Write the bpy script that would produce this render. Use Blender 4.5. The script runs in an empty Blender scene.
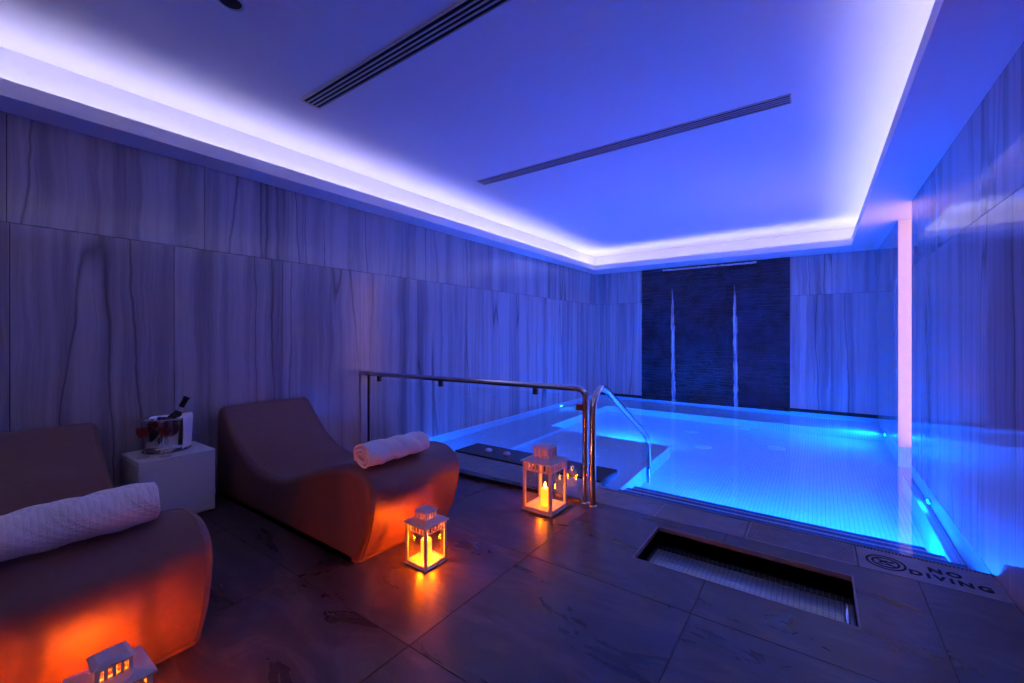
import bpy, bmesh, math, random
from mathutils import Vector, Matrix
H = 1.1                      # metres per layout unit (the camera's height above the floor)
random.seed(4)
SC = bpy.context.scene
COL = SC.collection
PI = math.pi

# ------------------------------------------------------------------ mesh builder
class MB:
    """Collects shapes in layout units; build() links them as ONE mesh object."""
    def __init__(s): s.v = []; s.f = []; s.sm = []; s.pid = []; s.p = 0.0; s.mi = []; s.m = 0
    def add(s, vs, fs, smooth=False):
        b = len(s.v); s.v += [tuple(v) for v in vs]
        for f in fs:
            s.f.append([b+i for i in f]); s.sm.append(smooth); s.pid.append(s.p); s.mi.append(s.m)
    def box(s, x0, x1, y0, y1, z0, z1):
        vs = [(x0,y0,z0),(x1,y0,z0),(x1,y1,z0),(x0,y1,z0),(x0,y0,z1),(x1,y0,z1),(x1,y1,z1),(x0,y1,z1)]
        s.add(vs, [(0,3,2,1),(4,5,6,7),(0,1,5,4),(1,2,6,5),(2,3,7,6),(3,0,4,7)])
    def lathe(s, prof, c=(0,0,0), n=32, smooth=True):
        vs = []; fs = []; m = len(prof)
        for i in range(n):
            a = 2*PI*i/n
            for r, z in prof: vs.append((c[0]+r*math.cos(a), c[1]+r*math.sin(a), c[2]+z))
        for i in range(n):
            j = (i+1) % n
            for k in range(m-1): fs.append((i*m+k, j*m+k, j*m+k+1, i*m+k+1))
        s.add(vs, fs, smooth)
    def tube(s, pts, r, n=14, caps=True, closed=False):
        pts = [Vector(p) for p in pts]; vs = []; fs = []; m = len(pts)
        up = None
        for i, p in enumerate(pts):
            if closed: t = (pts[(i+1) % m]-pts[i-1]).normalized()
            else: t = (pts[min(i+1, m-1)]-pts[max(i-1, 0)]).normalized()
            if up is None:
                up = Vector((0,0,1)) if abs(t.z) < .9 else Vector((1,0,0))
            a = (up - t*up.dot(t)).normalized(); b = t.cross(a); up = a
            for k in range(n):
                w = 2*PI*k/n; vs.append(p + a*(r*math.cos(w)) + b*(r*math.sin(w)))
        q = m if closed else m-1
        for i in range(q):
            i2 = (i+1) % m
            for k in range(n):
                k2 = (k+1) % n; fs.append((i*n+k, i*n+k2, i2*n+k2, i2*n+k))
        s.add(vs, fs, True)
        if caps and not closed:
            s.add(vs[:n], [tuple(range(n))[::-1]]); s.add(vs[-n:], [tuple(range(n))])
    def build(s, name, mats, parent=None, bevel=0, seg=2):
        me = bpy.data.meshes.new(name)
        me.from_pydata([(x*H, y*H, z*H) for x, y, z in s.v], [], s.f)
        me.polygons.foreach_set('use_smooth', s.sm)
        if not isinstance(mats, (list, tuple)): mats = [mats]
        for m in mats: me.materials.append(m)
        me.polygons.foreach_set('material_index', s.mi)
        at = me.attributes.new('pid', 'FLOAT', 'FACE'); at.data.foreach_set('value', s.pid)
        me.update()
        bm = bmesh.new(); bm.from_mesh(me); bmesh.ops.recalc_face_normals(bm, faces=bm.faces)
        if len(bm.faces) == 1:
            bm.normal_update(); f0 = list(bm.faces)[0]
            if f0.normal.z < 0: f0.normal_flip()
        bm.to_mesh(me); bm.free()
        o = bpy.data.objects.new(name, me); COL.objects.link(o)
        if parent: o.parent = parent
        if bevel:
            b = o.modifiers.new('bevel', 'BEVEL'); b.width = bevel*H; b.segments = seg; b.limit_method = 'ANGLE'; b.angle_limit = .6
        return o

def tag(o, label=None, cat=None, group=None, kind=None):
    if label: o['label'] = label
    if cat: o['category'] = cat
    if group: o['group'] = group
    if kind: o['kind'] = kind
    return o
def thing(name, loc, label, cat, group=None, rz=0):
    o = bpy.data.objects.new(name, None); COL.objects.link(o)
    o.empty_display_size = .1
    o.location = [c*H for c in loc]; o.rotation_euler.z = rz
    return tag(o, label, cat, group)
def copy_tree(o, parent=None):
    c = o.copy(); COL.objects.link(c); c.parent = parent
    for ch in list(o.children): copy_tree(ch, c)
    return c
def struct(mb, name, mats, parent=None, **k):
    o = mb.build(name, mats, parent, **k)
    if parent is None: o['kind'] = 'structure'
    return o

# ------------------------------------------------------------------ materials
def new_mat(name):
    m = bpy.data.materials.new(name); m.use_nodes = True; nt = m.node_tree; nt.nodes.clear()
    out = nt.nodes.new('ShaderNodeOutputMaterial')
    return m, nt, out
def N(nt, t, **k):
    n = nt.nodes.new(t)
    for a, v in k.items():
        if a.startswith('_'): setattr(n, a[1:], v)
        else:
            n.inputs[a.replace('__', ' ')].default_value = v
    return n
def L(nt, a, b): nt.links.new(a, b)
def noise(nt, vec, scale, detail=4, rough=.5, dist=0):
    n = N(nt, 'ShaderNodeTexNoise'); n.inputs['Scale'].default_value = scale; n.inputs['Detail'].default_value = detail
    n.inputs['Roughness'].default_value = rough; n.inputs['Distortion'].default_value = dist
    if vec is not None: L(nt, vec, n.inputs['Vector'])
    return n
def ramp(nt, fac, stops):
    r = N(nt, 'ShaderNodeValToRGB'); e = r.color_ramp.elements
    while len(e) > 1: e.remove(e[-1])
    e[0].position = stops[0][0]; e[0].color = (*stops[0][1], 1)
    for p, c in stops[1:]:
        x = e.new(p); x.color = (*c, 1)
    L(nt, fac, r.inputs[0]); return r
def principled(nt, out, **k):
    p = N(nt, 'ShaderNodeBsdfPrincipled')
    for a, v in k.items(): p.inputs[a.replace('__', ' ')].default_value = v
    L(nt, p.outputs[0], out.inputs[0]); return p
def simple(name, col, rough=.5, metal=0, var=.12, scale=20, bump=0, bscale=200, **k):
    m, nt, out = new_mat(name)
    p = principled(nt, out, Roughness=rough, Metallic=metal, **k)
    tc = N(nt, 'ShaderNodeTexCoord')
    n = noise(nt, tc.outputs['Object'], scale)
    lo = tuple(c*(1-var) for c in col); hi = tuple(min(1, c*(1+var)) for c in col)
    r = ramp(nt, n.outputs[0], [(.3, lo), (.7, hi)]); L(nt, r.outputs[0], p.inputs['Base Color'])
    if bump:
        n2 = noise(nt, tc.outputs['Object'], bscale, 3)
        b = N(nt, 'ShaderNodeBump', Strength=bump, Distance=.002); L(nt, n2.outputs[0], b.inputs['Height']); L(nt, b.outputs[0], p.inputs['Normal'])
    return m
def emit(name, col, s):
    m, nt, out = new_mat(name)
    e = N(nt, 'ShaderNodeEmission', Color=(*col, 1), Strength=s); L(nt, e.outputs[0], out.inputs[0]); return m
def thin_glass(name, col=(1, 1, 1), ior=1.45, rough=0.0):
    m, nt, out = new_mat(name)
    lw = N(nt, 'ShaderNodeLayerWeight', Blend=.5); pw = N(nt, 'ShaderNodeMath', _operation='POWER'); L(nt, lw.outputs['Facing'], pw.inputs[0]); pw.inputs[1].default_value = 4.0
    f = N(nt, 'ShaderNodeMath', _operation='MULTIPLY_ADD'); L(nt, pw.outputs[0], f.inputs[0]); f.inputs[1].default_value = .7; f.inputs[2].default_value = .035
    t = N(nt, 'ShaderNodeBsdfTransparent', Color=(*col, 1))
    g = N(nt, 'ShaderNodeBsdfGlossy', Roughness=rough); mx = N(nt, 'ShaderNodeMixShader')
    L(nt, f.outputs[0], mx.inputs[0]); L(nt, t.outputs[0], mx.inputs[1]); L(nt, g.outputs[0], mx.inputs[2]); L(nt, mx.outputs[0], out.inputs[0])
    return m

def marble(name, axis, lo=(.14, .13, .16), hi=(.46, .43, .47), rough=.15):
    """striped stone: veins run vertically and wander; each panel has its own cut (face attribute pid)"""
    m, nt, out = new_mat(name)
    p = principled(nt, out, Roughness=rough)
    p.inputs['Specular IOR Level'].default_value = .5
    tc = N(nt, 'ShaderNodeTexCoord'); sep = N(nt, 'ShaderNodeSeparateXYZ'); L(nt, tc.outputs['Object'], sep.inputs[0])
    at = N(nt, 'ShaderNodeAttribute', _attribute_name='pid')
    def math_(op, a, b=None):
        n = N(nt, 'ShaderNodeMath', _operation=op)
        for i, x in enumerate((a, b)):
            if x is None: continue
            if isinstance(x, (int, float)): n.inputs[i].default_value = x
            else: L(nt, x, n.inputs[i])
        return n.outputs[0]
    u = sep.outputs[axis]; z = sep.outputs[2]
    cw = N(nt, 'ShaderNodeCombineXYZ'); L(nt, math_('MULTIPLY', u, 2.2), cw.inputs[0]); L(nt, math_('MULTIPLY', z, 2.0), cw.inputs[1]); L(nt, math_('MULTIPLY', at.outputs['Fac'], 50), cw.inputs[2])
    nw = noise(nt, cw.outputs[0], 1.0, 3, .55)
    uu = math_('ADD', u, math_('MULTIPLY', nw.outputs[0], .07))
    c = N(nt, 'ShaderNodeCombineXYZ'); L(nt, math_('MULTIPLY', uu, 4.0), c.inputs[0]); L(nt, math_('MULTIPLY', z, .10), c.inputs[1]); L(nt, math_('MULTIPLY', at.outputs['Fac'], 90), c.inputs[2])
    n1 = noise(nt, c.outputs[0], 1.0, 10, .72)
    r1 = ramp(nt, n1.outputs[0], [(.30, lo), (.45, tuple((a+b)/2 for a, b in zip(lo, hi))), (.56, hi), (.70, tuple(a*.6 for a in hi))])
    c2 = N(nt, 'ShaderNodeCombineXYZ'); L(nt, math_('MULTIPLY', uu, 2.2), c2.inputs[0]); L(nt, math_('MULTIPLY', z, .12), c2.inputs[1]); L(nt, math_('MULTIPLY', at.outputs['Fac'], 33), c2.inputs[2])
    n2 = noise(nt, c2.outputs[0], 1.0, 2, .4)
    v = math_('ABSOLUTE', math_('SUBTRACT', n2.outputs[0], .5))
    r2 = ramp(nt, v, [(0, (.25, .24, .26)), (.006, (1, 1, 1))])
    mul = N(nt, 'ShaderNodeMix', _data_type='RGBA', _blend_type='MULTIPLY'); mul.inputs[0].default_value = .75
    L(nt, r1.outputs[0], mul.inputs[6]); L(nt, r2.outputs[0], mul.inputs[7]); L(nt, mul.outputs[2], p.inputs['Base Color'])
    return m

def floor_mat():
    m, nt, out = new_mat('dark_slate_porcelain')
    p = principled(nt, out, Roughness=.33)
    tc = N(nt, 'ShaderNodeTexCoord'); at = N(nt, 'ShaderNodeAttribute', _attribute_name='pid')
    mp = N(nt, 'ShaderNodeMapping'); mp.inputs['Scale'].default_value = (1.3, 3.2, 1); L(nt, tc.outputs['Object'], mp.inputs[0])
    mr = N(nt, 'ShaderNodeVectorMath', _operation='ADD'); L(nt, mp.outputs[0], mr.inputs[0])
    cb = N(nt, 'ShaderNodeCombineXYZ'); mm = N(nt, 'ShaderNodeMath', _operation='MULTIPLY'); L(nt, at.outputs['Fac'], mm.inputs[0]); mm.inputs[1].default_value = 40
    L(nt, mm.outputs[0], cb.inputs[2]); L(nt, cb.outputs[0], mr.inputs[1])
    n1 = noise(nt, mr.outputs[0], 1.6, 8, .62, 1.2)
    r = ramp(nt, n1.outputs[0], [(.3, (.030, .021, .026)), (.5, (.062, .043, .048)), (.6, (.105, .078, .082)), (.72, (.045, .033, .037))])
    L(nt, r.outputs[0], p.inputs['Base Color'])
    r2 = ramp(nt, n1.outputs[0], [(.3, (.24,)*3), (.7, (.42,)*3)]); L(nt, r2.outputs[0], p.inputs['Roughness'])
    n2 = noise(nt, tc.outputs['Object'], 60, 5); b = N(nt, 'ShaderNodeBump', Strength=.12, Distance=.003); L(nt, n2.outputs[0], b.inputs['Height']); L(nt, b.outputs[0], p.inputs['Normal'])
    return m
def mosaic(name, c1, c2, grout, size, rough=.25):
    m, nt, out = new_mat(name)
    p = principled(nt, out, Roughness=rough)
    tc = N(nt, 'ShaderNodeTexCoord'); geo = N(nt, 'ShaderNodeNewGeometry')
    sep = N(nt, 'ShaderNodeSeparateXYZ'); L(nt, tc.outputs['Object'], sep.inputs[0])
    sn = N(nt, 'ShaderNodeSeparateXYZ'); L(nt, geo.outputs['Normal'], sn.inputs[0])
    # pick the two in-plane axes from the surface direction
    def absgt(o):
        a = N(nt, 'ShaderNodeMath', _operation='ABSOLUTE'); L(nt, o, a.inputs[0])
        g = N(nt, 'ShaderNodeMath', _operation='GREATER_THAN'); L(nt, a.outputs[0], g.inputs[0]); g.inputs[1].default_value = .7; return g.outputs[0]
    zx = absgt(sn.outputs[0]); zz = absgt(sn.outputs[2])
    u = N(nt, 'ShaderNodeMix', _data_type='FLOAT'); L(nt, zx, u.inputs[0]); L(nt, sep.outputs[0], u.inputs[2]); L(nt, sep.outputs[1], u.inputs[3])
    v = N(nt, 'ShaderNodeMix', _data_type='FLOAT'); L(nt, zz, v.inputs[0]); L(nt, sep.outputs[2], v.inputs[2]); L(nt, sep.outputs[1], v.inputs[3])
    c = N(nt, 'ShaderNodeCombineXYZ'); L(nt, u.outputs[0], c.inputs[0]); L(nt, v.outputs[0], c.inputs[1])
    b = N(nt, 'ShaderNodeTexBrick', _offset=0.0, _squash=1.0); L(nt, c.outputs[0], b.inputs['Vector'])
    b.inputs['Scale'].default_value = 1; b.inputs['Brick Width'].default_value = size; b.inputs['Row Height'].default_value = size
    b.inputs['Mortar Size'].default_value = size*.07; b.inputs['Color1'].default_value = (*c1, 1); b.inputs['Color2'].default_value = (*c2, 1); b.inputs['Mortar'].default_value = (*grout, 1)
    L(nt, b.outputs[0], p.inputs['Base Color'])
    return m
def wicker():
    m, nt, out = new_mat('white_wicker')
    p = principled(nt, out, Roughness=.5)
    tc = N(nt, 'ShaderNodeTexCoord')
    ck = N(nt, 'ShaderNodeTexChecker', Scale=130); L(nt, tc.outputs['Object'], ck.inputs[0])
    ck.inputs[1].default_value = (.82, .82, .84, 1); ck.inputs[2].default_value = (.60, .60, .62, 1)
    L(nt, ck.outputs[0], p.inputs['Base Color'])
    b = N(nt, 'ShaderNodeBump', Strength=.5, Distance=.003); L(nt, ck.outputs[1], b.inputs['Height']); L(nt, b.outputs[0], p.inputs['Normal'])
    return m
def towel_mat(name, pattern):
    m, nt, out = new_mat(name)
    p = principled(nt, out, Roughness=.95); p.inputs['Base Color'].default_value = (.80, .78, .78, 1)
    p.inputs['Sheen Weight'].default_value = .3
    tc = N(nt, 'ShaderNodeTexCoord')
    n = noise(nt, tc.outputs['Object'], 260, 3)
    h = n.outputs[0]
    if pattern:
        sp = N(nt, 'ShaderNodeSeparateXYZ'); L(nt, tc.outputs['Object'], sp.inputs[0])
        k = N(nt, 'ShaderNodeMath', _operation='MULTIPLY_ADD'); L(nt, sp.outputs[2], k.inputs[0]); k.inputs[1].default_value = 1.3; L(nt, sp.outputs[0], k.inputs[2])
        cc = N(nt, 'ShaderNodeCombineXYZ')
        for q, op in enumerate(('ADD', 'SUBTRACT')):
            a_ = N(nt, 'ShaderNodeMath', _operation=op); L(nt, sp.outputs[1], a_.inputs[0]); L(nt, k.outputs[0], a_.inputs[1]); L(nt, a_.outputs[0], cc.inputs[q])
        w1 = N(nt, 'ShaderNodeTexWave', Scale=11, _bands_direction='X'); w2 = N(nt, 'ShaderNodeTexWave', Scale=11, _bands_direction='Y')
        L(nt, cc.outputs[0], w1.inputs[0]); L(nt, cc.outputs[0], w2.inputs[0])
        mx = N(nt, 'ShaderNodeMath', _operation='MAXIMUM'); L(nt, w1.outputs['Fac'], mx.inputs[0]); L(nt, w2.outputs['Fac'], mx.inputs[1])
        ad = N(nt, 'ShaderNodeMath', _operation='ADD'); L(nt, mx.outputs[0], ad.inputs[0]); L(nt, h, ad.inputs[1]); h = ad.outputs[0]
    b = N(nt, 'ShaderNodeBump', Strength=.45, Distance=.004); L(nt, h, b.inputs['Height']); L(nt, b.outputs[0], p.inputs['Normal'])
    return m
def water_mat(name, wave=.05, scale=5, col=(.80, .93, 1)):
    m, nt, out = new_mat(name)
    g = N(nt, 'ShaderNodeBsdfGlass', Color=(*col, 1), IOR=1.33, Roughness=0)
    tc = N(nt, 'ShaderNodeTexCoord'); n = noise(nt, tc.outputs['Object'], scale, 2)
    b = N(nt, 'ShaderNodeBump', Strength=wave, Distance=.02); L(nt, n.outputs[0], b.inputs['Height']); L(nt, b.outputs[0], g.inputs['Normal'])
    L(nt, g.outputs[0], out.inputs[0]); return m

M = {}
M['wall_y'] = marble('veined_stone_side', 1)
M['wall_r'] = marble('glossy_veined_stone', 1, rough=.06)
M['wall_x'] = marble('veined_stone_end', 0)
M['floor'] = floor_mat()
M['grout'] = simple('dark_grout', (.02, .02, .022), .8)
M['paint'] = simple('white_ceiling_paint', (.80, .79, .80), .75, var=.01)
M['coping'] = simple('grey_coping_stone', (.22, .19, .20), .38, var=.2, scale=12, bump=.1)
M['darkstone'] = simple('black_polished_slab', (.012, .013, .02), .25, var=.3, scale=15)
M['letter'] = simple('black_inlay', (.004, .004, .005), .9)
M['joint'] = simple('pale_joint_seal', (.5, .48, .5), .6)
M['basin'] = mosaic('pale_pool_mosaic', (.78, .84, .86), (.70, .78, .82), (.42, .50, .56), .028)
M['dark_mosaic'] = mosaic('dark_brown_mosaic', (.13, .115, .115), (.08, .075, .08), (.42, .37, .34), .024)
M['bath_floor'] = mosaic('grey_mosaic', (.74, .74, .78), (.64, .64, .70), (.36, .36, .40), .022)
M['water'] = water_mat('pool_water')
M['still'] = water_mat('still_water', .01, 3)
M['slate'] = simple('black_slate', (.012, .020, .045), .38, var=.8, scale=5, bump=.8, bscale=50)
M['steel'] = simple('polished_steel', (.62, .60, .60), .10, 1, var=.05)
M['satin'] = simple('satin_steel', (.55, .55, .57), .28, 1, var=.05)
M['dark_metal'] = simple('dark_bronze_metal', (.07, .06, .065), .3, 1, var=.1)
M['glass'] = thin_glass('clear_glass', (.93, .97, .98))
M['lantern_glass'] = thin_glass('lantern_glass', (.97, .95, .93))
M['white_metal'] = simple('white_painted_metal', (.56, .54, .55), .42, var=.05)
M['leather'] = simple('brown_leatherette', (.20, .095, .082), .42, var=.06, scale=30, bump=.25, bscale=420)
M['wicker'] = wicker()
M['towel'] = towel_mat('white_terry', False)
M['towel_diamond'] = towel_mat('white_terry_diamond', True)
M['napkin'] = simple('white_linen', (.78, .78, .80), .9, var=.04, bump=.3, bscale=300)
M['bottle'] = simple('dark_green_bottle_glass', (.008, .014, .010), .08, var=.2)
M['foil'] = simple('black_foil', (.012, .012, .014), .3, var=.2)
M['label'] = simple('pale_bottle_label', (.45, .45, .42), .6)
M['wine_glass'] = thin_glass('wine_glass', (.97, .98, 1))
M['wine'] = thin_glass('rose_wine', (.95, .34, .26), 1.33)
M['vent'] = simple('vent_slat_paint', (.55, .55, .57), .5, var=.03)
M['black'] = simple('black_duct', (.006, .006, .008), .8)
M['wax'] = None
M['cove_led'] = emit('cove_led_glow', (.60, .57, .96), 12.5)
M['niche_led'] = emit('niche_backlight', (1.0, .50, .30), 1.8)
M['pool_led'] = emit('pool_lamp_glow', (.0, .115, 1.0), 1300)
M['added_led_m'] = emit('added_step_lamp_glow', (.0, .095, 1.0), 900)  # glow of the unseen lamps added in the last step
M['pool_led_r'] = emit('pool_lamp_bright_glow', (.0, .11, 1.0), 2400)
M['added_led_s'] = emit('added_coping_lamp_glow', (.0, .11, 1.0), 480)  # glow of the unseen lamps added under the coping
M['pool_led_b'] = emit('pool_lamp_small_glow', (.02, .30, 1.0), 150)
M['flame'] = emit('candle_flame_glow', (1, .50, .05), 26)
def wax():
    m, nt, out = new_mat('lit_candle_wax')
    p = principled(nt, out, Roughness=.5); p.inputs['Base Color'].default_value = (.9, .6, .25, 1)
    p.inputs['Emission Color'].default_value = (1, .30, .01, 1); p.inputs['Emission Strength'].default_value = 2.3
    return m
M['wax'] = wax()
M['jet'] = simple('pale_jet_cap', (.85, .88, .9), .3, var=.02)
M['stream'] = None

# ------------------------------------------------------------------ room (layout units)
XL, XR, YN, YF = -3.12, .603, -1.3, 6.82
ZS, ZC = 2.06, 2.36
G = .0015
def panels(mb, axis, fixed, thick, us, zs_fn, sign):
    """bevel-free stone panels with hairline joints over a dark backing"""
    for (u0, u1, z0, z1) in us:
        mb.p = random.random()
        a, b = (fixed, fixed+sign*thick)
        lo, hi = min(a, b), max(a, b)
        if axis == 'y': mb.box(lo, hi, u0+G, u1-G, z0+G, z1-G)
        else: mb.box(u0+G, u1-G, lo, hi, z0+G, z1-G)
def cuts(a, b, start, step):
    c = [a]; x = start
    while x < b-.02:
        if x > a+.02: c.append(x)
        x += step
    return c+[b]
ZJ = 1.54
def rects(a, b, lo_start, lo_step, hi_start, hi_step, zbot=-.01):
    c = cuts(a, b, lo_start, lo_step); r = [(c[i], c[i+1], zbot, ZJ) for i in range(len(c)-1)]
    c = cuts(a, b, hi_start, hi_step); r += [(c[i], c[i+1], ZJ, ZS+.0) for i in range(len(c)-1)]
    return r
# left wall
mb = MB(); panels(mb, 'y', XL, .02, rects(YN, YF, .25-3*.636, .636, .24-2*.8, .8), None, -1)
mb.m = 1; mb.box(XL-.12, XL-.02+.001, YN, YF, -.9, ZC); struct(mb, 'wall_left', [M['wall_y'], M['grout']])
# far wall
WX0, WX1 = -2.30, -.295
mb = MB()
panels(mb, 'x', YF, .02, rects(XL, WX0, XL+.42, .8, XL+.42, .8), None, 1)
panels(mb, 'x', YF, .02, rects(WX1, XR+.08, WX1+.45, .8, WX1+.45, .8), None, 1)
mb.m = 1; mb.box(XL-.12, XR+.2, YF+.019, YF+.12, -.9, ZC)
mb.box(XL, WX0, YF-.004, YF+.02, -.01, .035); mb.box(WX1, XR, YF-.004, YF+.02, -.01, .035)
struct(mb, 'wall_far', [M['wall_x'], M['grout']])
# right wall with the lit opening
NY0, NY1, NX = 4.53, 5.23, .684
mb = MB()
panels(mb, 'y', XR, .02, rects(YN, NY0, 1.30-4*.9, .9, 1.0-3*.9, .9), None, 1)
panels(mb, 'y', XR, .02, rects(NY1, YF, NY1+.7, .9, NY1+.7, .9), None, 1)
mb.m = 1; mb.box(XR+.019, NX+.12, YN, NY0, -.9, ZC); mb.box(XR+.019, NX+.12, NY1, YF, -.9, ZC); mb.box(NX+.03, NX+.12, NY0, NY1, -.9, ZC)
struct(mb, 'wall_right', [M['wall_r'], M['grout']])
mb = MB(); mb.box(XL-.12, NX+.2, YN-.1, YN, -.05, ZC); struct(mb, 'wall_near', M['wall_x'])
# the lit opening : white jambs, head, frosted backlit panel
win = MB(); win.box(XR+.001, NX+.03, NY1-.012, NY1, -.02, ZS+.001); win.box(XR+.001, NX+.03, NY0, NY0+.012, -.02, ZS+.001)
win.box(NX+.002, NX+.03, NY0, NY1, -.04, .0)
w = struct(win, 'window_1', M['paint'])
mb = MB(); mb.box(NX+.012, NX+.022, NY0+.012, NY1-.012, .0, ZS); o = mb.build('backlit_pane', M['niche_led'], w); o['label'] = 'frosted pane glowing pinkish white'
# ceiling, soffits with the cove
IX0, IX1, IY0, IY1 = -2.915, .325, YN+.29, 6.33
mb = MB(); mb.box(XL-.12, NX+.2, YN-.1, YF+.12, ZC, ZC+.08); ceiling = struct(mb, 'ceiling', M['paint'])
mb = MB(); T = .02; LIP = .075
mb.box(XL-.02, IX0, YN, YF+.02, ZS, ZS+T); mb.box(IX1, NX+.12, YN, YF+.02, ZS, ZS+T)
mb.box(IX0, IX1, IY1, YF+.02, ZS, ZS+T); mb.box(IX0, IX1, YN, IY0, ZS, ZS+T)
mb.box(IX0-.012, IX0, IY0-.012, IY1+.012, ZS+T, ZS+LIP); mb.box(IX1, IX1+.012, IY0-.012, IY1+.012, ZS+T, ZS+LIP)
mb.box(IX0, IX1, IY1, IY1+.012, ZS+T, ZS+LIP); mb.box(IX0, IX1, IY0-.012, IY0, ZS+T, ZS+LIP)
struct(mb, 'trim_1', M['paint'])
# white painted upstands behind the cove
mb = MB(); z0 = ZS+T
mb.box(XL-.02, XL+.004, YN, YF, z0, ZC); mb.box(XR-.004, XR+.03, YN, YF, z0, ZC); mb.box(XL, XR, YF-.004, YF+.02, z0, ZC); mb.box(XL, XR, YN, YN+.004, z0, ZC)
struct(mb, 'trim_2', M['paint'])
def led(x0, x1, y0, y1, lab):
    mb = MB(); mb.box(x0, x1, y0, y1, z0+.004, z0+.016)
    tag(mb.build('led_strip', M['cove_led']), lab, 'light strip', 'strip lights in the ceiling cove')
led(IX0-.09, IX0-.065, YN+.1, YF-.1, 'white strip light in the ceiling cove above the left stone wall')
led(IX1+.065, IX1+.09, YN+.1, YF-.1, 'white strip light in the ceiling cove above the glossy right wall')
led(XL+.13, XR-.13, IY1+.065, IY1+.09, 'white strip light in the ceiling cove above the slate water wall')
led(XL+.13, XR-.13, IY0-.075, IY0-.05, 'white strip light in the ceiling cove above the near wall behind the loungers')

# ceiling vents
def vent(x0, x1, y, w, lab):
    t = thing('ceiling_vent', ((x0+x1)/2, y, ZC), lab, 'air vent', 'slot vents in the ceiling')
    a = (x1-x0)/2
    mb = MB(); mb.box(-a+.002, a-.002, -w/2+.002, w/2-.002, -.003, -.0005); mb.build('duct', M['black'], t)
    f = MB(); f.box(-a-.006, a+.006, -w/2-.006, -w/2, -.008, 0); f.box(-a-.006, a+.006, w/2, w/2+.006, -.008, 0); f.box(-a-.006, -a, -w/2, w/2, -.008, 0); f.box(a, a+.006, -w/2, w/2, -.008, 0)
    f.build('frame', M['vent'], t)
    n = 4
    for k in range(1, n):
        yy = -w/2 + w*k/n
        s = MB(); s.box(-a, a, yy-.004, yy+.004, -.008, -.0005); s.build('slat', M['vent'], t)
vent(-2.405, -.11, 1.335, .098, 'dark slot vent above the loungers, cut off by the top of the photo')
vent(-2.42, -.125, 2.90, .098, 'long slot vent in the blue ceiling above the pool edge')
t = thing('ceiling_downlight', (-1.935, .735, ZC), 'small round unlit downlight in the ceiling at the top edge of the photo', 'downlight')
mb = MB(); mb.lathe([(.055, 0), (.055, -.006), (.042, -.008), (.040, -.002)], n=32); mb.build('ring', M['vent'], t)
mb = MB(); mb.lathe([(0, -.003), (.040, -.003), (.040, -.001), (0, -.001)], n=32); mb.build('lens', M['black'], t)

# ------------------------------------------------------------------ floor
PX0 = -1.18                          # the coping steps back left of here
FY = 2.375; CY = 2.60; CYL = 2.70
BX0, BX1, BY0, BY1 = -.678, .122, 1.875, 2.262     # foot bath
mb = MB()
def tile(x0, x1, y0, y1, holes, g=.0018):
    rs = [(x0+g, x1-g, y0+g, y1-g)]
    for (a, b, c, d) in holes:
        out = []
        for (p, q, r, s) in rs:
            if q <= a or p >= b or s <= c or r >= d: out.append((p, q, r, s)); continue
            if p < a: out.append((p, a, r, s))
            if q > b: out.append((b, q, r, s))
            m0, m1 = max(p, a), min(q, b)
            if r < c: out.append((m0, m1, r, c))
            if s > d: out.append((m0, m1, d, s))
        rs = out
    mb.p = random.random()
    for (p, q, r, s) in rs: mb.box(p, q, r, s, -.02, 0)
xs = [XL, -2.475, -1.77, -1.07, -.37, .335, XR]
ys = [YN, -.50, .215, .92, 1.62, FY]
hole = [(BX0, BX1, BY0, BY1)]
for i in range(len(xs)-1):
    for j in range(len(ys)-1): tile(xs[i], xs[i+1], ys[j], ys[j+1], hole)
mb.m = 1
tile(XL, XR, YN, FY, hole, 0); 
for k in range(len(mb.v)-8*4, len(mb.v)): pass
# lower the backing slab under the tiles
nb = [i for i, f in enumerate(mb.f) if mb.mi[i] == 1]; vi = {v for i in nb for v in mb.f[i]}
for v in vi:
    x, y, z = mb.v[v]; mb.v[v] = (x, y, -.0015 if z > -.01 else -.12)
floor = struct(mb, 'floor', [M['floor'], M['grout']])

# coping : loose stones between the floor and the water, one lettered, one slotted
def coping(x0, x1, y1, lab):
    m_ = MB(); m_.box(x0+.002, x1-.002, FY+.004, y1, -.05, 0)
    t = m_.build('coping_stone', M['coping'], bevel=.0015)
    return tag(t, lab, 'coping stone', 'coping stones along the pool edge')
cx = [XR, .147, -.295, -.735, PX0]
lettered = coping(cx[1], cx[0], CY, 'grey coping stone with NO DIVING lettering beside the glossy right wall')
coping(cx[3], cx[2], CY, 'plain coping stone between the footbath corner and the pool steps, next to the slotted one')
coping(cx[4], cx[3], CY, 'plain coping stone at the foot of the curved steel pool handrail')
cl = [PX0, -1.615, -2.055, -2.495, XL]
wh = ['behind the tall lantern', 'just left of the tall lantern, seen through the glass', 'with a pale joint behind the brown lounger foot', 'in the corner by the left wall']
for i in range(4): coping(cl[i+1], cl[i], CYL, 'coping stone behind the glass, ' + wh[i])
# pale joints
mb = MB(); mb.box(-2.0565, -2.0535, FY+.004, CYL, -.02, .0004); mb.box(-.7365, -.7335, FY+.004, CY, -.02, .0004)
struct(mb, 'trim_3', M['joint'])
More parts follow.
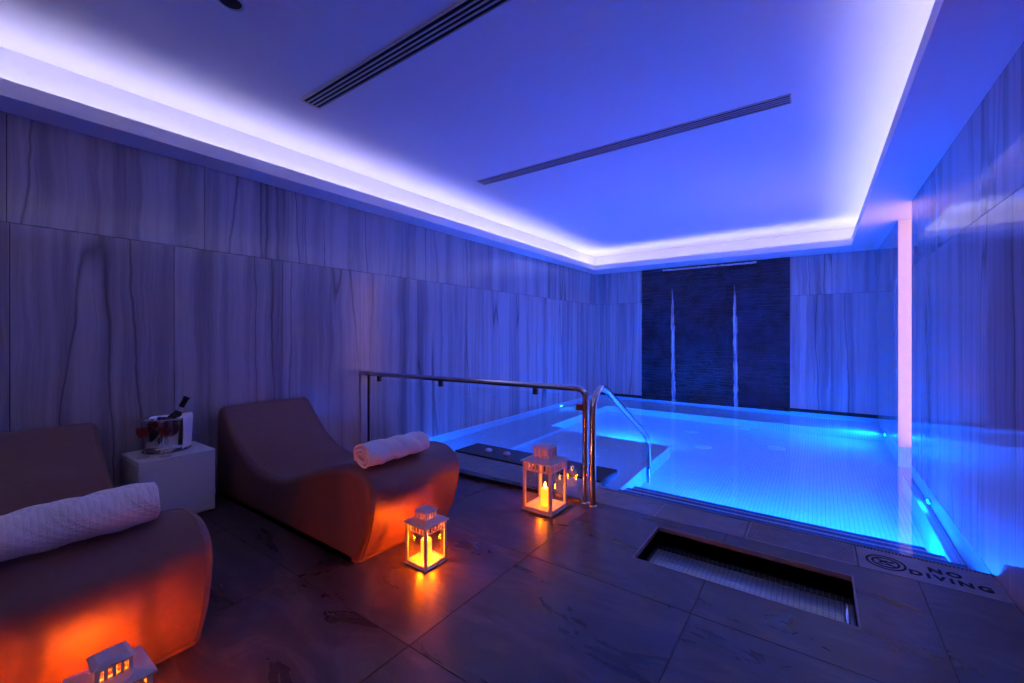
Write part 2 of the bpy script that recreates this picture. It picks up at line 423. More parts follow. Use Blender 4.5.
# slotted drain grate
g0, g1 = cx[2], cx[1]
t = thing('drain_grate', ((g0+g1)/2, (FY+CY)/2, 0), 'slotted grey drain grate in the pool coping beside the footbath', 'drain grate')
a = (g1-g0)/2-.002; b = (CY-FY)/2-.002
mb = MB(); mb.box(-a, a, -b, -b+.012, -.02, 0); mb.box(-a, a, b-.012, b, -.02, 0); mb.box(-a, -a+.01, -b, b, -.02, 0); mb.box(a-.01, a, -b, b, -.02, 0)
mb.build('frame', M['coping'], t)
mb = MB(); n = 13
for k in range(n):
    y = -b+.012+(2*b-.024)*(k+.5)/n; mb.box(-a+.01, a-.01, y-.0052, y+.0052, -.018, -.001)
mb.build('slats', M['coping'], t)
mb = MB(); mb.box(g0, g1, FY, CY, -.09, -.045); mb.box(XL, PX0, FY, CYL-.01, -.12, -.052); mb.box(PX0, g0, FY, CY-.01, -.12, -.052); mb.box(g1, XR, FY, CY-.01, -.12, -.052); struct(mb, 'floor_channel', M['grout'])
# lettering and the diving symbol
def text(s, x, y, size, parent, name='lettering'):
    cu = bpy.data.curves.new(name, 'FONT'); cu.body = s; cu.size = size*H; cu.extrude = .0006; cu.align_x = 'CENTER'; cu.align_y = 'CENTER'
    cu.space_character = 1.35; cu.offset = .0028
    cu.materials.append(M['letter'])
    tmp = bpy.data.objects.new(name, cu); COL.objects.link(tmp); bpy.context.view_layer.update()
    me = bpy.data.meshes.new_from_object(tmp.evaluated_get(bpy.context.evaluated_depsgraph_get())); bpy.data.objects.remove(tmp)
    o = bpy.data.objects.new(name, me); COL.objects.link(o); o.parent = parent; o.location = (x*H, y*H, .0006)
    return o
text('NO', .437, 2.517, .058, lettered)
text('DIVING', .44, 2.45, .058, lettered)['label'] = 'black DIVING lettering'
mb = MB()
def ring(mb, c, r0, r1, z0, z1, n=48, sx=1):
    mb.lathe([(r0, z0), (r1, z0), (r1, z1), (r0, z1), (r0, z0)], c, n, False)
ring(mb, (.246, 2.485, 0), .060, .069, -.001, .0008)
ring(mb, (.246, 2.485, 0), .040, .049, -.001, .0008)
# slash and small diving figure
def slab2(mb, p, q, w, z0=-.001, z1=.0008):
    p = Vector((*p, 0)); q = Vector((*q, 0)); d = (q-p).normalized(); nrm = Vector((-d.y, d.x, 0))*w/2
    vs = [p-nrm, q-nrm, q+nrm, p+nrm]; vs = [(v.x, v.y, z0) for v in vs]+[(v.x, v.y, z1) for v in vs]
    mb.add(vs, [(0,3,2,1),(4,5,6,7),(0,1,5,4),(1,2,6,5),(2,3,7,6),(3,0,4,7)])
c0 = (.246, 2.485)
slab2(mb, (c0[0]-.031, c0[1]+.031), (c0[0]+.031, c0[1]-.031), .009)
slab2(mb, (c0[0]-.022, c0[1]-.006), (c0[0]+.006, c0[1]+.016), .013); slab2(mb, (c0[0]+.002, c0[1]+.018), (c0[0]+.022, c0[1]+.004), .008)
mb.lathe([(0, -.001), (.007, -.001), (.007, .0008), (0, .0008)], (c0[0]+.024, c0[1]+.014, 0), 12, False)
slab2(mb, (c0[0]-.028, c0[1]-.020), (c0[0]+.024, c0[1]-.020), .006)
o = mb.build('diving_symbol', M['letter'], lettered); o['label'] = 'black ringed no-diving symbol'
# toothed overflow grate at the water's edge
mb = MB(); mb.box(PX0, XR, CY+.001, CY+.005, -.03, -.002); mb.box(PX0, XR, CY+.026, CY+.030, -.03, -.002)
x = PX0+.005
while x < XR-.006:
    mb.box(x, x+.006, CY+.005, CY+.026, -.028, -.003); x += .0125
tag(mb.build('overflow_grate', M['coping']), 'narrow toothed overflow grate along the near water edge', 'grate')

# ------------------------------------------------------------------ foot bath
D = .17
mb = MB(); th = .02
mb.box(BX0-th, BX1+th, BY0-th, BY0, -D, -.021); mb.box(BX0-th, BX1+th, BY1, BY1+th, -D, -.021); mb.box(BX0-th, BX0, BY0, BY1, -D, -.021); mb.box(BX1, BX1+th, BY0, BY1, -D, -.021)
mb.m = 1; mb.box(BX0-th, BX1+th, BY0-th, BY1+th, -D-.03, -D)
fb = struct(mb, 'floor_footbath', [M['dark_mosaic'], M['bath_floor']])
mb = MB(); mb.box(BX0-.001, BX0+.005, BY0, BY1, -.02, .0012); mb.box(BX1-.005, BX1+.001, BY0, BY1, -.02, .0012); mb.box(BX0, BX1, BY0-.001, BY0+.004, -.02, .0012); mb.box(BX0, BX1, BY1-.004, BY1+.001, -.02, .0012)
mb.build('rim', M['coping'], fb)
mb = MB(); mb.add([(BX0, BY0, -.075), (BX1, BY0, -.075), (BX1, BY1, -.075), (BX0, BY1, -.075)], [(0,1,2,3)])
tag(mb.build('footbath_water', M['still']), 'still water in the sunken footbath', 'water', kind='stuff')
# steel ladder bracket at the right end of the bath
mb = MB(); mb.tube([(BX1-.03, BY0+.06, -.165), (BX1-.03, BY0+.06, -.045), (BX1-.03, BY0+.10, -.03), (BX1-.03, BY0+.20, -.03), (BX1-.03, BY0+.24, -.045), (BX1-.03, BY0+.24, -.165)], .007)
mb.build('grab_bar', M['steel'], fb)

# ------------------------------------------------------------------ pool
ZW = -.012
ZB = -.75
mb = MB()
mb.box(XL-.1, NX+.1, CY, YF+.1, ZB-.08, ZB)                               # bottom
mb.box(XL-.1, PX0, CYL-.14, CYL-.005, ZB, -.053); mb.box(PX0, XR+.1, CY-.1, CY-.001, ZB, -.053)   # near side
mb.box(XL-.02, XL+.0005, CY, YF, ZB, -.008); mb.box(XL, NX, YF-.0005, YF+.02, ZB, -.011); mb.box(XR-.0005, XR+.02, CY, NY0, ZB, -.011); mb.box(XR-.0005, XR+.02, NY1, YF, ZB, -.011); mb.box(NX-.0005, NX+.02, NY0, NY1, ZB, -.03); mb.box(XR, NX, NY0-.02, NY0, ZB, -.021); mb.box(XR, NX, NY1-.012, NY1+.02, ZB, -.021)
basin = struct(mb, 'floor_pool', M['basin'])
def bpart(name, bx, lab=None):
    m_ = MB()
    for b_ in bx: m_.box(*b_)
    o = m_.build(name, M['basin'], basin, bevel=.008)
    if lab: o['label'] = lab
    return o
EP = .002
bpart('lounger_bench', [(XL+EP, -2.42, CYL+EP, 4.42, ZB, -.30)])
bpart('lounger_bench', [(-2.42, -1.20, CYL+EP, 4.42, ZB, -.40)])
bpart('lounger_bench', [(-1.55, -1.20, CYL+.003, CYL+.12, ZB, -.12)])
for k, (dy, dz) in enumerate([(.175, .10), (.33, .20), (.485, .30)]):
    bpart('step', [(-1.19 if k == 0 else -1.10, XR-.045-.045*k, CY+.035, CY+dy, ZB, -dz)])
M['riser_shade'] = mosaic('riser_shade_mosaic', (.10, .20, .48), (.08, .16, .42), (.2, .3, .45), .028)  # darker blue painted in for the shading lines of the step risers
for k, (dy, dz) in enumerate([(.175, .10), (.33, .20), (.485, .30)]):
    m_ = MB(); m_.box(-1.09, XR-.05-.045*k, CY+dy-.03, CY+dy+.002, -dz-.02, -dz+.002); m_.build('riser_shade_strip', M['riser_shade'], basin)  # strips along the step edges imitate riser shading
bpart('wall_bench', [(XR-.055, XR-.001, CY+.035, 4.5, ZB, -.36)])
bpart('far_bench', [(XL+EP, XR-EP, 6.15, YF-EP, ZB, -.34)])
bpart('side_bench', [(XL+EP, -2.62, 4.42, 6.15, ZB, -.34)])
# jets in the benches and outlets in the floor
def disc(name, x, y, z, r, parent=basin):
    m_ = MB(); m_.lathe([(0, .006), (r*.75, .006), (r, .001), (r, 0)], (x, y, z), 20); return m_.build(name, M['jet'], parent)
for (bx, zz) in ((-2.78, -.30), (-1.80, -.40)):
    for k in range(8):
        disc('jet', bx+(.14 if k % 2 else -.14)+.03*math.sin(k*2.), 3.35+.115*k, zz, .019)
for (x, y) in ((-1.25, 5.55), (-1.0, 4.95), (-.35, 5.3), (-.75, 6.05)): disc('floor_outlet', x, y, ZB, .085)
for k in range(6): disc('jet', -1.6+.36*k, 6.45, -.34, .03)
# water
mb = MB(); nx_, ny_ = 1, 1
mb.add([(XL, CY+.012, ZW), (XR, CY+.012, ZW), (NX, CY+.012, ZW)][:2]+[(XR, NY0, ZW), (NX+.01, NY0, ZW), (NX+.01, NY1, ZW), (XR, NY1, ZW), (XR, YF, ZW), (XL, YF, ZW)], [(0,1,2,3,4,5,6,7)])
tag(mb.build('pool_water', M['water']), 'glowing blue water filling the pool up to the coping', 'water', kind='stuff')
# black slab with two air buttons
t = thing('stone_slab', (-1.885, 2.88, -.05), 'black stone slab at the pool edge behind the glass carrying two white buttons', 'stone slab')
mb = MB(); mb.box(-.68, .68, -.16, .15, -.06, .056); mb.build('slab', M['darkstone'], t, bevel=.004)
for dx in (-.43, -.235):
    mb = MB(); mb.lathe([(0, .074), (.022, .072), (.030, .064), (.032, .056)], (dx, .0, 0), 24); mb.build('button', M['jet'], t)
# pool lamps
def lamp(x, y, z, nrm, lab, r=.05, m='pool_led'):
    t = thing('pool_lamp', (x, y, z), lab, 'pool lamp', 'round lamps set in the pool walls')
    n_ = Vector(nrm); q = n_.to_track_quat('Z', 'Y').to_matrix()
    def rot(mb):
        mb.v = [tuple(q @ Vector(v)) for v in mb.v]; return mb
    mb = MB(); mb.lathe([(r, .0), (r*1.3, .0), (r*1.3, .010), (r, .014)], n=28); rot(mb).build('bezel', M['satin'], t)
    mb = MB(); mb.lathe([(0, .012), (r*.6, .011), (r, .008)], n=28); rot(mb).build('lens', M[m], t)
lamp(XR-.001, 3.85, -.26, (-1, 0, 0), 'glowing underwater lamp low on the glossy right wall nearer the coping', .035, 'pool_led')
lamp(XR-.001, 6.0, -.22, (-1, 0, 0), 'glowing underwater lamp on the right wall past the bright window strip', .05, 'pool_led_r')
lamp(XL+.003, 5.6, -.20, (1, 0, 0), 'glowing underwater lamp on the left wall beyond the glass balustrade', .03, 'pool_led_b')
for x, lab in ((-.70, 'added unseen underwater lamp in the last pool step below the plain coping'), (-.10, 'added unseen underwater lamp in the last pool step below the slotted grate'), (.35, 'added unseen underwater lamp in the last pool step below the lettered stone')):
    lamp(x, CY+.487, -.57, (0, 1, 0), lab, .07, 'added_led_m')  # step lamps added facing away from the camera to strengthen the blue light
for x, lab in ((-2.70, 'added unseen underwater lamp under the coping in the corner by the left wall'), (-2.2, 'added unseen underwater lamp under the coping behind the left half of the black slab'), (-1.75, 'added unseen underwater lamp under the coping behind the middle of the black slab')):
    lamp(x, CYL-.004, -.20, (0, 1, 0), lab, .045, 'added_led_s')  # lamps added out of view to brighten the bench tops
lamp(-2.75, 4.422, -.55, (0, 1, 0), 'added unseen underwater lamp in the end of the bench by the left wall', .07)  # bench-end lamps are added, turned out of sight, for more blue light
lamp(-1.8, 4.422, -.58, (0, 1, 0), 'added unseen underwater lamp in the end of the bench behind the black slab', .07)

# ------------------------------------------------------------------ slate water wall
t = thing('water_wall', ((WX0+WX1)/2, YF+.01, 0), 'dark stacked slate water wall rising from the far edge of the pool', 'water feature')
a = (WX1-WX0)/2
mb = MB(); z = -.03; rr = random.Random(3)
while z < ZS-.004:
    hz = rr.uniform(.014, .030); z1 = min(z+hz, ZS-.002); x = -a
    while x < a-.001:
        w_ = rr.uniform(.08, .30); x1 = min(x+w_, a)
        mb.p = rr.random(); d_ = rr.uniform(.006, .034)
        mb.box(x, x1-.0008, -.01-d_, .0, z, z1-.0008); x = x1
    z = z1
mb.build('slate_cladding', M['slate'], t)
mb = MB(); mb.box(-.655, .62, -.085, -.035, ZS-.045, ZS-.037); x = -.655
while x < .61:
    w_ = rr.uniform(.006, .02); mb.box(x, min(x+w_, .62), -.090, -.084, ZS-.046-rr.uniform(.0, .012), ZS-.034+rr.uniform(0, .012)); x += w_
mb.build('spout', M['white_metal'], t)
def stream_mat():
    m, nt, out = new_mat('falling_water')
    tr = N(nt, 'ShaderNodeBsdfTransparent', Color=(.85, .93, 1, 1)); di = N(nt, 'ShaderNodeBsdfPrincipled', Roughness=.15); di.inputs['Base Color'].default_value = (.75, .85, .9, 1)
    tc = N(nt, 'ShaderNodeTexCoord'); mp = N(nt, 'ShaderNodeMapping'); mp.inputs['Scale'].default_value = (60, 60, 3); L(nt, tc.outputs['Object'], mp.inputs[0])
    n = noise(nt, mp.outputs[0], 1, 4); r = ramp(nt, n.outputs[0], [(.35, (.12,)*3), (.65, (.6,)*3)])
    mx = N(nt, 'ShaderNodeMixShader'); L(nt, r.outputs[0], mx.inputs[0]); L(nt, tr.outputs[0], mx.inputs[1]); L(nt, di.outputs[0], mx.inputs[2]); L(nt, mx.outputs[0], out.inputs[0]); return m
M['stream'] = stream_mat()
for xc in (-1.815, -.956):
    mb = MB(); pts = []
    for k in range(30):
        zz = ZS-.33-(ZS-.32)*k/29
        pts.append((xc-(WX0+WX1)/2+.0015*math.sin(k*.9+xc)+.02*k/29, -.058+.003*math.sin(k*.7), zz))
    mb.tube(pts, .022, 10)
    for i, v in enumerate(mb.v[:300]):
        k = i//10; p = pts[k]; f = min(1.25, .25+k*.12)*(1+.22*math.sin(k*2.3+xc*5)+.12*math.sin(k*5.1)); mb.v[i] = (p[0]+(v[0]-p[0])*f, p[1]+(v[1]-p[1])*.5, v[2])
    o = mb.build('falling_water', M['stream'], t); o['label'] = 'pale blue streak of falling water'

# ------------------------------------------------------------------ balustrade and handrail
RA = Vector((-3.06, 2.20, 0)); RB = Vector((-1.124, 2.318, 0)); rd = (RB-RA).normalized(); rl = (RB-RA).length
t = thing('glass_balustrade', tuple(RA), 'clear glass balustrade with dark steel handrail between the loungers and the pool', 'railing', rz=math.atan2(rd.y, rd.x))
ZR = .684
def arc(c, r, a0, a1, n, f): return [f(c, r, a0+(a1-a0)*i/n) for i in range(n+1)]
mb = MB(); rr_ = .05
pts = [(-.055, 0, ZR), (.3, 0, ZR), (rl-rr_, 0, ZR)]
pts += [(rl-rr_+rr_*math.sin(q), 0, ZR-rr_+rr_*math.cos(q)) for q in [PI/2*i/8 for i in range(1, 9)]]
pts += [(rl, 0, .3), (rl, 0, .012)]
mb.tube(pts, .0185, 18); mb.build('handrail', M['steel'], t)
mb = MB(); mb.tube([(.0, 0, 0), (.0, 0, ZR-.012)], .011, 14); mb.build('post', M['dark_metal'], t)
mb = MB(); mb.lathe([(0, .026), (.016, .022), (.024, .008), (.024, -.008), (.016, -.022), (0, -.026)], (0, 0, ZR), 20); mb.build('collar', M['steel'], t)
for x in (0, rl):
    mb = MB(); mb.lathe([(0, .012), (.024, .012), (.0255, .004), (.0255, 0)], (x, 0, 0), 24); mb.build('foot_flange', M['steel'], t)
for x in (.13, .80, 1.60):
    mb = MB(); mb.box(x-.016, x+.016, -.012, .012, ZR-.058, ZR-.016); mb.build('glass_clamp', M['dark_metal'], t, bevel=.002)
mb = MB(); mb.box(rl-.055, rl-.016, -.012, .012, ZR-.13, ZR-.095); mb.build('glass_clamp', M['dark_metal'], t, bevel=.002)
mb = MB(); mb.box(.03, rl-.035, -.004, .004, .022, ZR-.04); o = mb.build('glass_panel', M['glass'], t)
mb = MB(); mb.box(.02, rl-.03, -.010, .010, .0, .022); mb.build('bottom_channel', M['dark_metal'], t)

t = thing('pool_handrail', (-1.07, 2.305, 0), 'curved polished steel handrail leading down into the pool', 'handrail')
cp = [(0, 0), (0, .25), (0, .50), (.005, .575), (.035, .64), (.085, .675), (.14, .68), (.20, .66), (.28, .615), (.62, .425), (.90, .268), (.985, .205), (1.015, .12), (1.02, 0), (1.02, -.40)]
pts = []
for i in range(len(cp)-1):                       # Catmull-Rom through the bends
    p0 = Vector(cp[max(i-1, 0)]); p1 = Vector(cp[i]); p2 = Vector(cp[i+1]); p3 = Vector(cp[min(i+2, len(cp)-1)])
    for k in range(5):
        s = k/5; pts.append(.5*((2*p1)+(p2-p0)*s+(2*p0-5*p1+4*p2-p3)*s*s+(3*p1-p0-3*p2+p3)*s**3))
pts.append(Vector(cp[-1]))
mb = MB(); mb.tube([(0, p.x, p.y) for p in pts], .0195, 18); mb.build('tube', M['steel'], t)
mb = MB(); mb.lathe([(0, .010), (.024, .010), (.0265, .003), (.0265, 0)], (0, 0, 0), 24); mb.build('foot_flange', M['steel'], t)

# ------------------------------------------------------------------ loungers
prof = [(-3.095, .02), (-3.105, .25), (-3.105, .44), (-3.09, .525), (-3.055, .552), (-3.01, .53), (-2.93, .455), (-2.80, .350), (-2.64, .272), (-2.47, .238), (-2.30, .245), (-2.12, .298), (-1.95, .355), (-1.78, .408), (-1.68, .424), (-1.60, .412), (-1.545, .372), (-1.525, .31), (-1.535, .23), (-1.56, .14), (-1.60, .06), (-1.625, .018), (-1.66, 0), (-1.95, .0), (-2.5, 0), (-3.05, .0)]
def lounger(y0, y1, lab):
    X0 = -2.3
    n = len(prof); P = []
    for i in range(n):
        p0, p1, p2, p3 = (Vector(prof[(i+k-1) % n]) for k in range(4))
        for k in range(5):
            s = k/5; P.append(.5*((2*p1)+(p2-p0)*s+(2*p0-5*p1+4*p2-p3)*s*s+(3*p1-p0-3*p2+p3)*s**3))
    m = len(P); nr = []
    for i in range(m):
        d = P[(i+1) % m]-P[i-1]; nr.append(Vector((-d.y, d.x)).normalized())
    ar = sum(P[i].x*P[(i+1) % m].y-P[(i+1) % m].x*P[i].y for i in range(m))
    sg = -1 if ar < 0 else 1     # inward normals
    yc = (y0+y1)/2; hw = (y1-y0)/2; R = .032
    rings = [(-hw, R)] + [(-hw+R*(1-math.cos(q)), R*(1-math.sin(q))) for q in [PI/2*i/6 for i in range(1, 7)]]
    rings += [(0, -.002)] + [(-a_, b_) for a_, b_ in rings[::-1]]
    vs = []; fs = []
    for (yy, ins) in rings:
        for i in range(m):
            q = P[i]+nr[i]*sg*ins; vs.append((q.x-X0, yy, max(q.y, 0)))
    k = len(rings)
    for r in range(k-1):
        for i in range(m):
            j = (i+1) % m; fs.append((r*m+i, r*m+j, (r+1)*m+j, (r+1)*m+i))
    t = thing('lounger', (X0, yc, 0), lab, 'lounger', 'curved brown loungers by the left wall')
    mb = MB(); mb.add(vs, fs, True); mb.add(vs[:m], [tuple(range(m))]); mb.add(vs[-m:], [tuple(range(m))])
    o = mb.build('body', M['leather'], t)
    # seam piping just inside each side
    for s_ in (-1, 1):
        yy = s_*(hw-R*.9)
        pts = []
        for i in range(15, 105):
            q = P[i % m]-nr[i % m]*sg*.0005; pts.append((q.x-X0, yy, max(q.y, .003)))
        mb = MB(); mb.tube(pts, .0016, 6); mb.build('seam', M['leather'], t)
    return t
lounger(1.10, 1.67, 'curved brown leatherette lounger beside the pool with the small lantern at its foot')
lounger(-.03, .54, 'curved brown leatherette lounger at the left edge of the photo, under the larger towel')

# ------------------------------------------------------------------ towels
def towel(x, y0, y1, z, r, mat, lab, seed, rz=0, turns=2.6, flat=.92):
    rr = random.Random(seed); ph = [rr.uniform(0, 6.28) for _ in range(8)]
    L_ = y1-y0; t_ = .011
    ns = 110; nyy = 40; vs = []; fs = []
    r_in = r-turns*.0175
    for j in range(nyy+1):
        v = j/nyy; yy = (v-.5)*L_
        for i in range(ns+1):
            s = i/ns; an = s*turns*2*PI - PI*.85 - turns*2*PI
            rad = r_in+(r-r_in)*s
            rad *= 1+.03*math.sin(v*5+ph[0])+.02*math.sin(v*13+ph[1])*s
            rad += s*.0035*math.sin(v*21+an*2+ph[2])+s*.002*math.sin(v*47+an*5+ph[3])
            ex = (1-s)*.010*(1 if v > .5 else -1)*abs(2*v-1)**6     # the core pokes out a little, edges ripple
            xx = rad*math.cos(an)*1.04; zz = rad*math.sin(an)*flat
            edge = .006*math.sin(an*1.0+ph[4])*abs(2*v-1)**4
            zz = max(zz, -r*.86)
            vs.append((xx, yy+ex*.5+edge, zz+r*.86))
    for j in range(nyy):
        for i in range(ns): a_ = j*(ns+1)+i; fs.append((a_, a_+1, a_+ns+2, a_+ns+1))
    mb = MB(); mb.add(vs, fs, True)
    o = mb.build('rolled_towel', mat); o.location = (x*H, (y0+y1)/2*H, z*H); o.rotation_euler.z = rz
    so = o.modifiers.new('solid', 'SOLIDIFY'); so.thickness = t_*H; so.offset = -1
    b_ = o.modifiers.new('bevel', 'BEVEL'); b_.width = .004*H; b_.segments = 3; b_.limit_method = 'ANGLE'; b_.angle_limit = 1.0
    return tag(o, lab, 'towel', 'rolled white towels on the loungers')
towel(-1.60, 1.115, 1.46, .420, .064, M['towel'], 'plain white rolled towel on the lounger next to the pool', 1)
towel(-1.665, -.10, .425, .427, .072, M['towel_diamond'], 'large diamond-textured white rolled towel on the lounger at the left edge', 5, rz=.0)

# ------------------------------------------------------------------ side table and drinks
TX0, TX1, TY0, TY1, TZ = -3.115, -2.80, .648, .988, .354
tcx, tcy = (TX0+TX1)/2, (TY0+TY1)/2
t = thing('side_table', (tcx, tcy, 0), 'white woven wicker cube table against the wall between the two loungers', 'side table')
a, b = (TX1-TX0)/2, (TY1-TY0)/2
mb = MB(); mb.box(-a, a, -b, b, .012, TZ-.014); mb.build('woven_body', M['wicker'], t, bevel=.006)
mb = MB(); mb.box(-a-.001, a+.001, -b-.001, b+.001, TZ-.014, TZ); mb.build('table_top', M['wicker'], t, bevel=.004)
for sx in (-1, 1):
    for sy in (-1, 1):
        mb = MB(); mb.box(sx*(a-.02)-.01, sx*(a-.02)+.01, sy*(b-.02)-.01, sy*(b-.02)+.01, 0, .012); mb.build('foot', M['dark_metal'], t)
bx, by = -2.985, .815
mb = MB(); mb.lathe([(0, .004), (.100, .004), (.111, .009), (.112, .007), (.101, 0), (0, 0)], n=40)
o = mb.build('tray', M['steel']); o.location = (bx*H, by*H, TZ*H); tag(o, 'round shallow steel tray under the ice bucket on the wicker table', 'tray')
TB = TZ+.0045
t = thing('ice_bucket', (bx, by, TB), 'polished steel ice bucket on the wicker table', 'ice bucket')
mb = MB(); mb.lathe([(0, 0), (.086, 0), (.090, .004), (.105, .165), (.109, .176), (.112, .180), (.109, .185), (.102, .182), (.099, .170), (.084, .010), (0, .008)], n=48); mb.build('bucket', M['steel'], t)
mb = MB(); mb.lathe([(0, .135), (.094, .135), (.095, .13), (0, .13)], n=40); mb.build('ice', M['jet'], t)
for s_ in (-1, 1):
    an = -.55 if s_ == 1 else -.55+PI
    q = Vector((math.cos(an), math.sin(an)))
    mb = MB(); mb.tube([(q.x*(.098)+.0, q.y*.098, .085), (q.x*.118, q.y*.118, .088), (q.x*.125, q.y*.125, .075), (q.x*.120, q.y*.120, .062), (q.x*.096, q.y*.096, .062)], .005, 8); mb.build('handle', M['dark_metal'], t)
# bottle leaning in the bucket
t = thing('bottle', (bx, by, TB+.022), 'dark wine bottle leaning out of the ice bucket', 'bottle')
axis = Matrix.Rotation(math.radians(-26), 4, Vector((-.45, .9, 0)).normalized()) if False else None
dirv = Vector((.10, .42, .9)).normalized(); q = dirv.to_track_quat('Z', 'Y').to_matrix()
def lean(mb, off=Vector((-.0, -.040, .0))):
    mb.v = [tuple(q @ Vector(v)+off) for v in mb.v]; return mb
mb = MB(); mb.lathe([(0, 0), (.034, .0), (.037, .006), (.037, .150), (.032, .175), (.017, .205), (.0135, .235), (.0135, .245)], n=24); lean(mb).build('glass_body', M['bottle'], t)
mb = MB(); mb.lathe([(.0142, .214), (.0150, .236), (.0145, .285), (.0175, .287), (.0175, .297), (.014, .299), (0, .299)], n=24); lean(mb).build('foil_cap', M['foil'], t)
mb = MB(); mb.lathe([(.0165, .213), (.0152, .226), (.0152, .236)], n=24); lean(mb).build('neck_label', M['label'], t)
# napkin draped over the pool side of the bucket
def napkin():
    vs = []; fs = []; nu, nv = 26, 30
    for j in range(nv+1):
        s = j/nv*.235-.05          # arc length over the rim; negative inside/top, positive hangs down outside
        for i in range(nu+1):
            an = math.radians(-33+62*i/nu); 
            if s < 0:
                r = .114+s*.92; z = .190+.006*math.sin(an*3)-.012*abs(s)/.15
            else:
                r = .114-s*.05+.004*math.sin(an*9+s*8)*min(1, s*10); z = .190-max(0, s-.004)-.0*s
            z = max(z, .02+.012*math.sin(an*2))
            vs.append((r*math.cos(an), r*math.sin(an), z))
    for j in range(nv):
        for i in range(nu): a_ = j*(nu+1)+i; fs.append((a_, a_+1, a_+nu+2, a_+nu+1))
    mb = MB(); mb.add(vs, fs, True); o = mb.build('napkin', M['napkin']); o.location = (bx*H, by*H, TB*H)
    so = o.modifiers.new('solid', 'SOLIDIFY'); so.thickness = .004; so.offset = 1
    ss = o.modifiers.new('sub', 'SUBSURF'); ss.levels = 1; ss.render_levels = 1
    tag(o, 'white linen napkin draped over the ice bucket rim', 'napkin'); o.rotation_euler.z = .95
napkin()
def glass(x, y, lab):
    t = thing('wine_glass', (x, y, TZ+.0005), lab, 'wine glass', 'wine glasses on the wicker table')
    mb = MB(); mb.lathe([(0, .0), (.027, .0), (.028, .002), (.010, .005), (.0035, .012), (.003, .085), (.006, .094), (.020, .108), (.029, .130), (.031, .152), (.027, .185), (.024, .205), (.0228, .205), (.0256, .185), (.0296, .152), (.0276, .130), (.0188, .110), (.0, .097)], n=28); mb.build('glass', M['wine_glass'], t)
    mb = MB(); mb.lathe([(0, .0985), (.0180, .111), (.0268, .131), (.0288, .152), (.0284, .158), (0, .158)], n=28); mb.build('wine', M['wine'], t)
glass(-2.90, .690, 'rose wine glass nearer the table corner, left of the ice bucket')
glass(-2.836, .768, 'rose wine glass standing in front of the ice bucket')

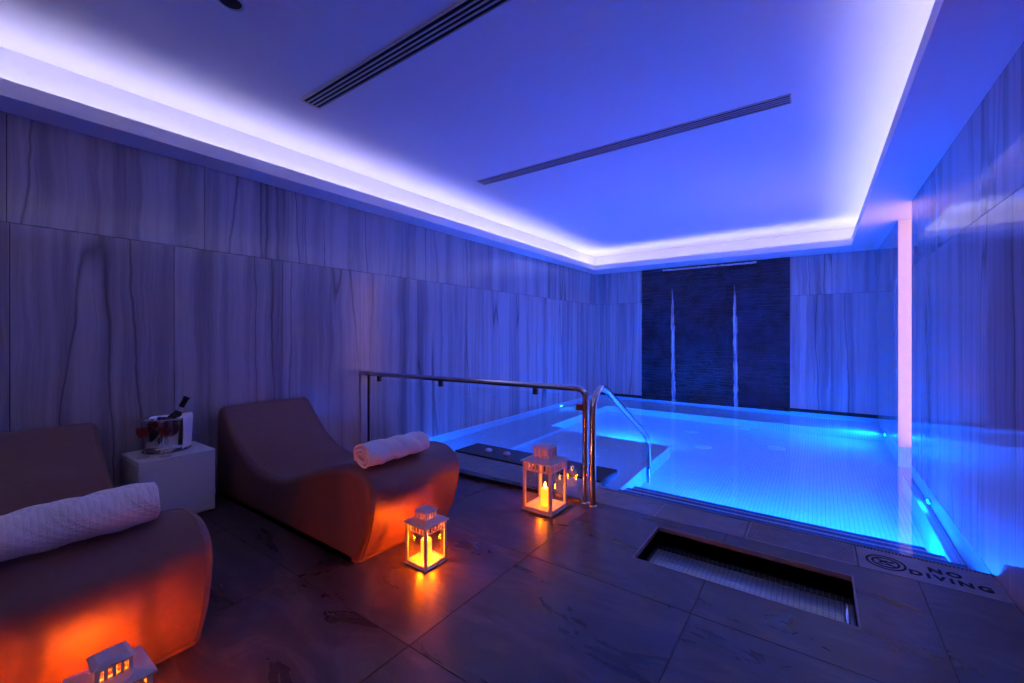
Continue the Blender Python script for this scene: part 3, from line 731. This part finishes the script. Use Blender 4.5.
# ------------------------------------------------------------------ lanterns
def lantern(x, y, w, hgt, lab, power, slots=5, cs=1.0, chf=.36):
    t = thing('lantern', (x, y, 0), lab, 'lantern', 'white metal candle lanterns on the floor')
    W = w/2; B = .05*hgt; zr = .72*hgt; wi = W*.86
    mb = MB(); mb.box(-W, W, -W, W, .004, B*.55); mb.box(-W*.92, W*.92, -W*.92, W*.92, B*.55, B); mb.build('base', M['white_metal'], t, bevel=.002)
    for sx in (-1, 1):
        for sy in (-1, 1):
            mb = MB(); mb.lathe([(0, 0), (.006, 0), (.006, .005), (0, .005)], (sx*W*.85, sy*W*.85, 0), 10); mb.build('foot', M['white_metal'], t)
            mb = MB(); q = .0042*w/.14; mb.box(sx*wi-q, sx*wi+q, sy*wi-q, sy*wi+q, B, zr); mb.build('post', M['white_metal'], t)
    # lattice band under the roof + frames of the panes
    zl = zr-.115*hgt
    for ax in (0, 1):
        for s_ in (-1, 1):
            f = MB(); gp = MB(); e = .003*w/.14
            def bx_(mb, u0, u1, z0, z1, th=e):
                if ax == 0: mb.box(u0, u1, s_*wi-th, s_*wi+th, z0, z1)
                else: mb.box(s_*wi-th, s_*wi+th, u0, u1, z0, z1)
            bx_(f, -wi, wi, zr-.012*hgt, zr); bx_(f, -wi, wi, zl-.010*hgt, zl+.006*hgt); bx_(f, -wi, wi, B, B+.016*hgt); bx_(f, -wi, -wi+.008*w/.14, B, zr); bx_(f, wi-.008*w/.14, wi, B, zr)
            for k in range(1, slots+1):
                u = -wi+2*wi*k/(slots+1); bx_(f, u-.0035*w/.14, u+.0035*w/.14, zl, zr, e*.8)
            f.build('side_frame', M['white_metal'], t)
            bx_(gp, -wi+.007*w/.14, wi-.007*w/.14, B+.016*hgt, zl-.010*hgt, .0008); gp.build('glass_pane', M['lantern_glass'], t)
    # roof: a flared square plate rising to the chimney
    R = W*1.03; c = W*.43; zc = zr+.05*hgt; ce = .91*hgt
    def frus(mb, a, z0, b, z1):
        mb.add([(-a,-a,z0),(a,-a,z0),(a,a,z0),(-a,a,z0),(-b,-b,z1),(b,-b,z1),(b,b,z1),(-b,b,z1)], [(0,3,2,1),(4,5,6,7),(0,1,5,4),(1,2,6,5),(2,3,7,6),(3,0,4,7)])
    def shell(mb, a, z0, b, z1, th):
        # sloping roof skin, open in the middle so light climbs into the chimney
        o_ = [(-a,-a,z0),(a,-a,z0),(a,a,z0),(-a,a,z0)]; i_ = [(-b,-b,z1),(b,-b,z1),(b,b,z1),(-b,b,z1)]
        vs = o_+i_+[(p[0], p[1], p[2]+th) for p in o_]+[(p[0], p[1], p[2]+th) for p in i_]; fs = []
        for k in range(4):
            j = (k+1) % 4; fs += [(k, j, 4+j, 4+k), (8+k, 12+k, 12+j, 8+j), (k, 8+k, 8+j, j), (4+k, 4+j, 12+j, 12+k)]
        mb.add(vs, fs)
    mb = MB(); shell(mb, R, zr, c*.9, zc, .006); mb.build('roof', M['white_metal'], t)
    mb = MB(); q = .004*w/.14
    for sx in (-1, 1):
        for sy in (-1, 1): mb.box(sx*c-q, sx*c+q, sy*c-q, sy*c+q, zc-.01, ce)
    ns = 3
    for ax in (0, 1):
        for s_ in (-1, 1):
            for k in range(1, ns+1):
                u = -c+2*c*k/(ns+1)
                if ax == 0: mb.box(u-q*.8, u+q*.8, s_*c-q*.6, s_*c+q*.6, zc-.008, ce)
                else: mb.box(s_*c-q*.6, s_*c+q*.6, u-q*.8, u+q*.8, zc-.008, ce)
            for zz in (zc, ce-.005):
                if ax == 0: mb.box(-c, c, s_*c-q*.7, s_*c+q*.7, zz, zz+.005)
                else: mb.box(s_*c-q*.7, s_*c+q*.7, -c, c, zz, zz+.005)
    mb.build('chimney', M['white_metal'], t)
    mb = MB(); frus(mb, c*1.25, ce, c*1.25, ce+.015*hgt); frus(mb, c*1.23, ce+.0151*hgt, c*.9, ce+.045*hgt); mb.build('cap', M['white_metal'], t, bevel=.001)
    # carrying ring folded down on the roof
    mb = MB(); rg = c*1.05
    pts = [(rg*math.sin(2*PI*k/24)*1.0+c*1.15, rg*math.cos(2*PI*k/24), zc+.010*hgt-.055*hgt*((c*1.15+rg*math.sin(2*PI*k/24))/R-.42)) for k in range(24)]
    mb.tube(pts, .0018, 8, closed=True); mb.build('carrying_ring', M['white_metal'], t)
    # pillar candle
    cr = .024*cs; ch = chf*hgt
    mb = MB(); mb.lathe([(0, 0), (cr, 0), (cr, ch-.006), (cr*.85, ch), (cr*.4, ch-.008), (0, ch-.008)], (0, 0, B), 24); cd = mb.build('candle', M['wax'], t)
    mb = MB(); mb.lathe([(0, 0), (.0055*cs, .006), (.0075*cs, .016), (.004*cs, .032), (0, .042)], (0, 0, B+ch-.004), 16); f = mb.build('flame', M['flame'], cd)
    li = bpy.data.lights.new('candle_light', 'POINT'); li.color = (1, .11, .001); li.energy = power; li.shadow_soft_size = cr*H+.008
    lo = bpy.data.objects.new('candle_light', li); COL.objects.link(lo); lo.parent = t; lo.location = (0, 0, (B+ch*.6)*H)
    return t
lantern(-1.283, 2.118, .203, .39, 'tall white metal lantern with a lit candle beside the steel rail posts', 32, slots=6, cs=1.1, chf=.25)
lantern(-1.408, 1.31, .138, .25, 'small white lit lantern at the foot of the lounger next to the pool', 60)
lantern(-1.378, .268, .138, .25, 'small white lantern by the left lounger, only its roof in view', 70)

# ------------------------------------------------------------------ world, camera, view
w = bpy.data.worlds.new('world'); SC.world = w; w.use_nodes = True
w.node_tree.nodes['Background'].inputs[0].default_value = (.02, .015, .05, 1); w.node_tree.nodes['Background'].inputs[1].default_value = 0
cam = bpy.data.cameras.new('camera'); co = bpy.data.objects.new('camera', cam); COL.objects.link(co); SC.camera = co
cam.sensor_width = 36; cam.lens = 425/1024*36; cam.shift_y = -5.5/1024; cam.clip_start = .02
co.location = (0, 0, H); co.rotation_euler = (PI/2, 0, math.atan2(.583, .8125))
SC.view_settings.view_transform = 'Standard'; SC.view_settings.look = 'None'; SC.view_settings.gamma = 1
SC.view_settings.use_curve_mapping = False; SC.view_settings.exposure = .12
cy = SC.cycles
cy.use_denoising = True; cy.max_bounces = 14; cy.diffuse_bounces = 6; cy.glossy_bounces = 6; cy.transmission_bounces = 8; cy.transparent_max_bounces = 16
cy.caustics_refractive = True; cy.caustics_reflective = False; cy.sample_clamp_indirect = 60
cy.blur_glossy = .3
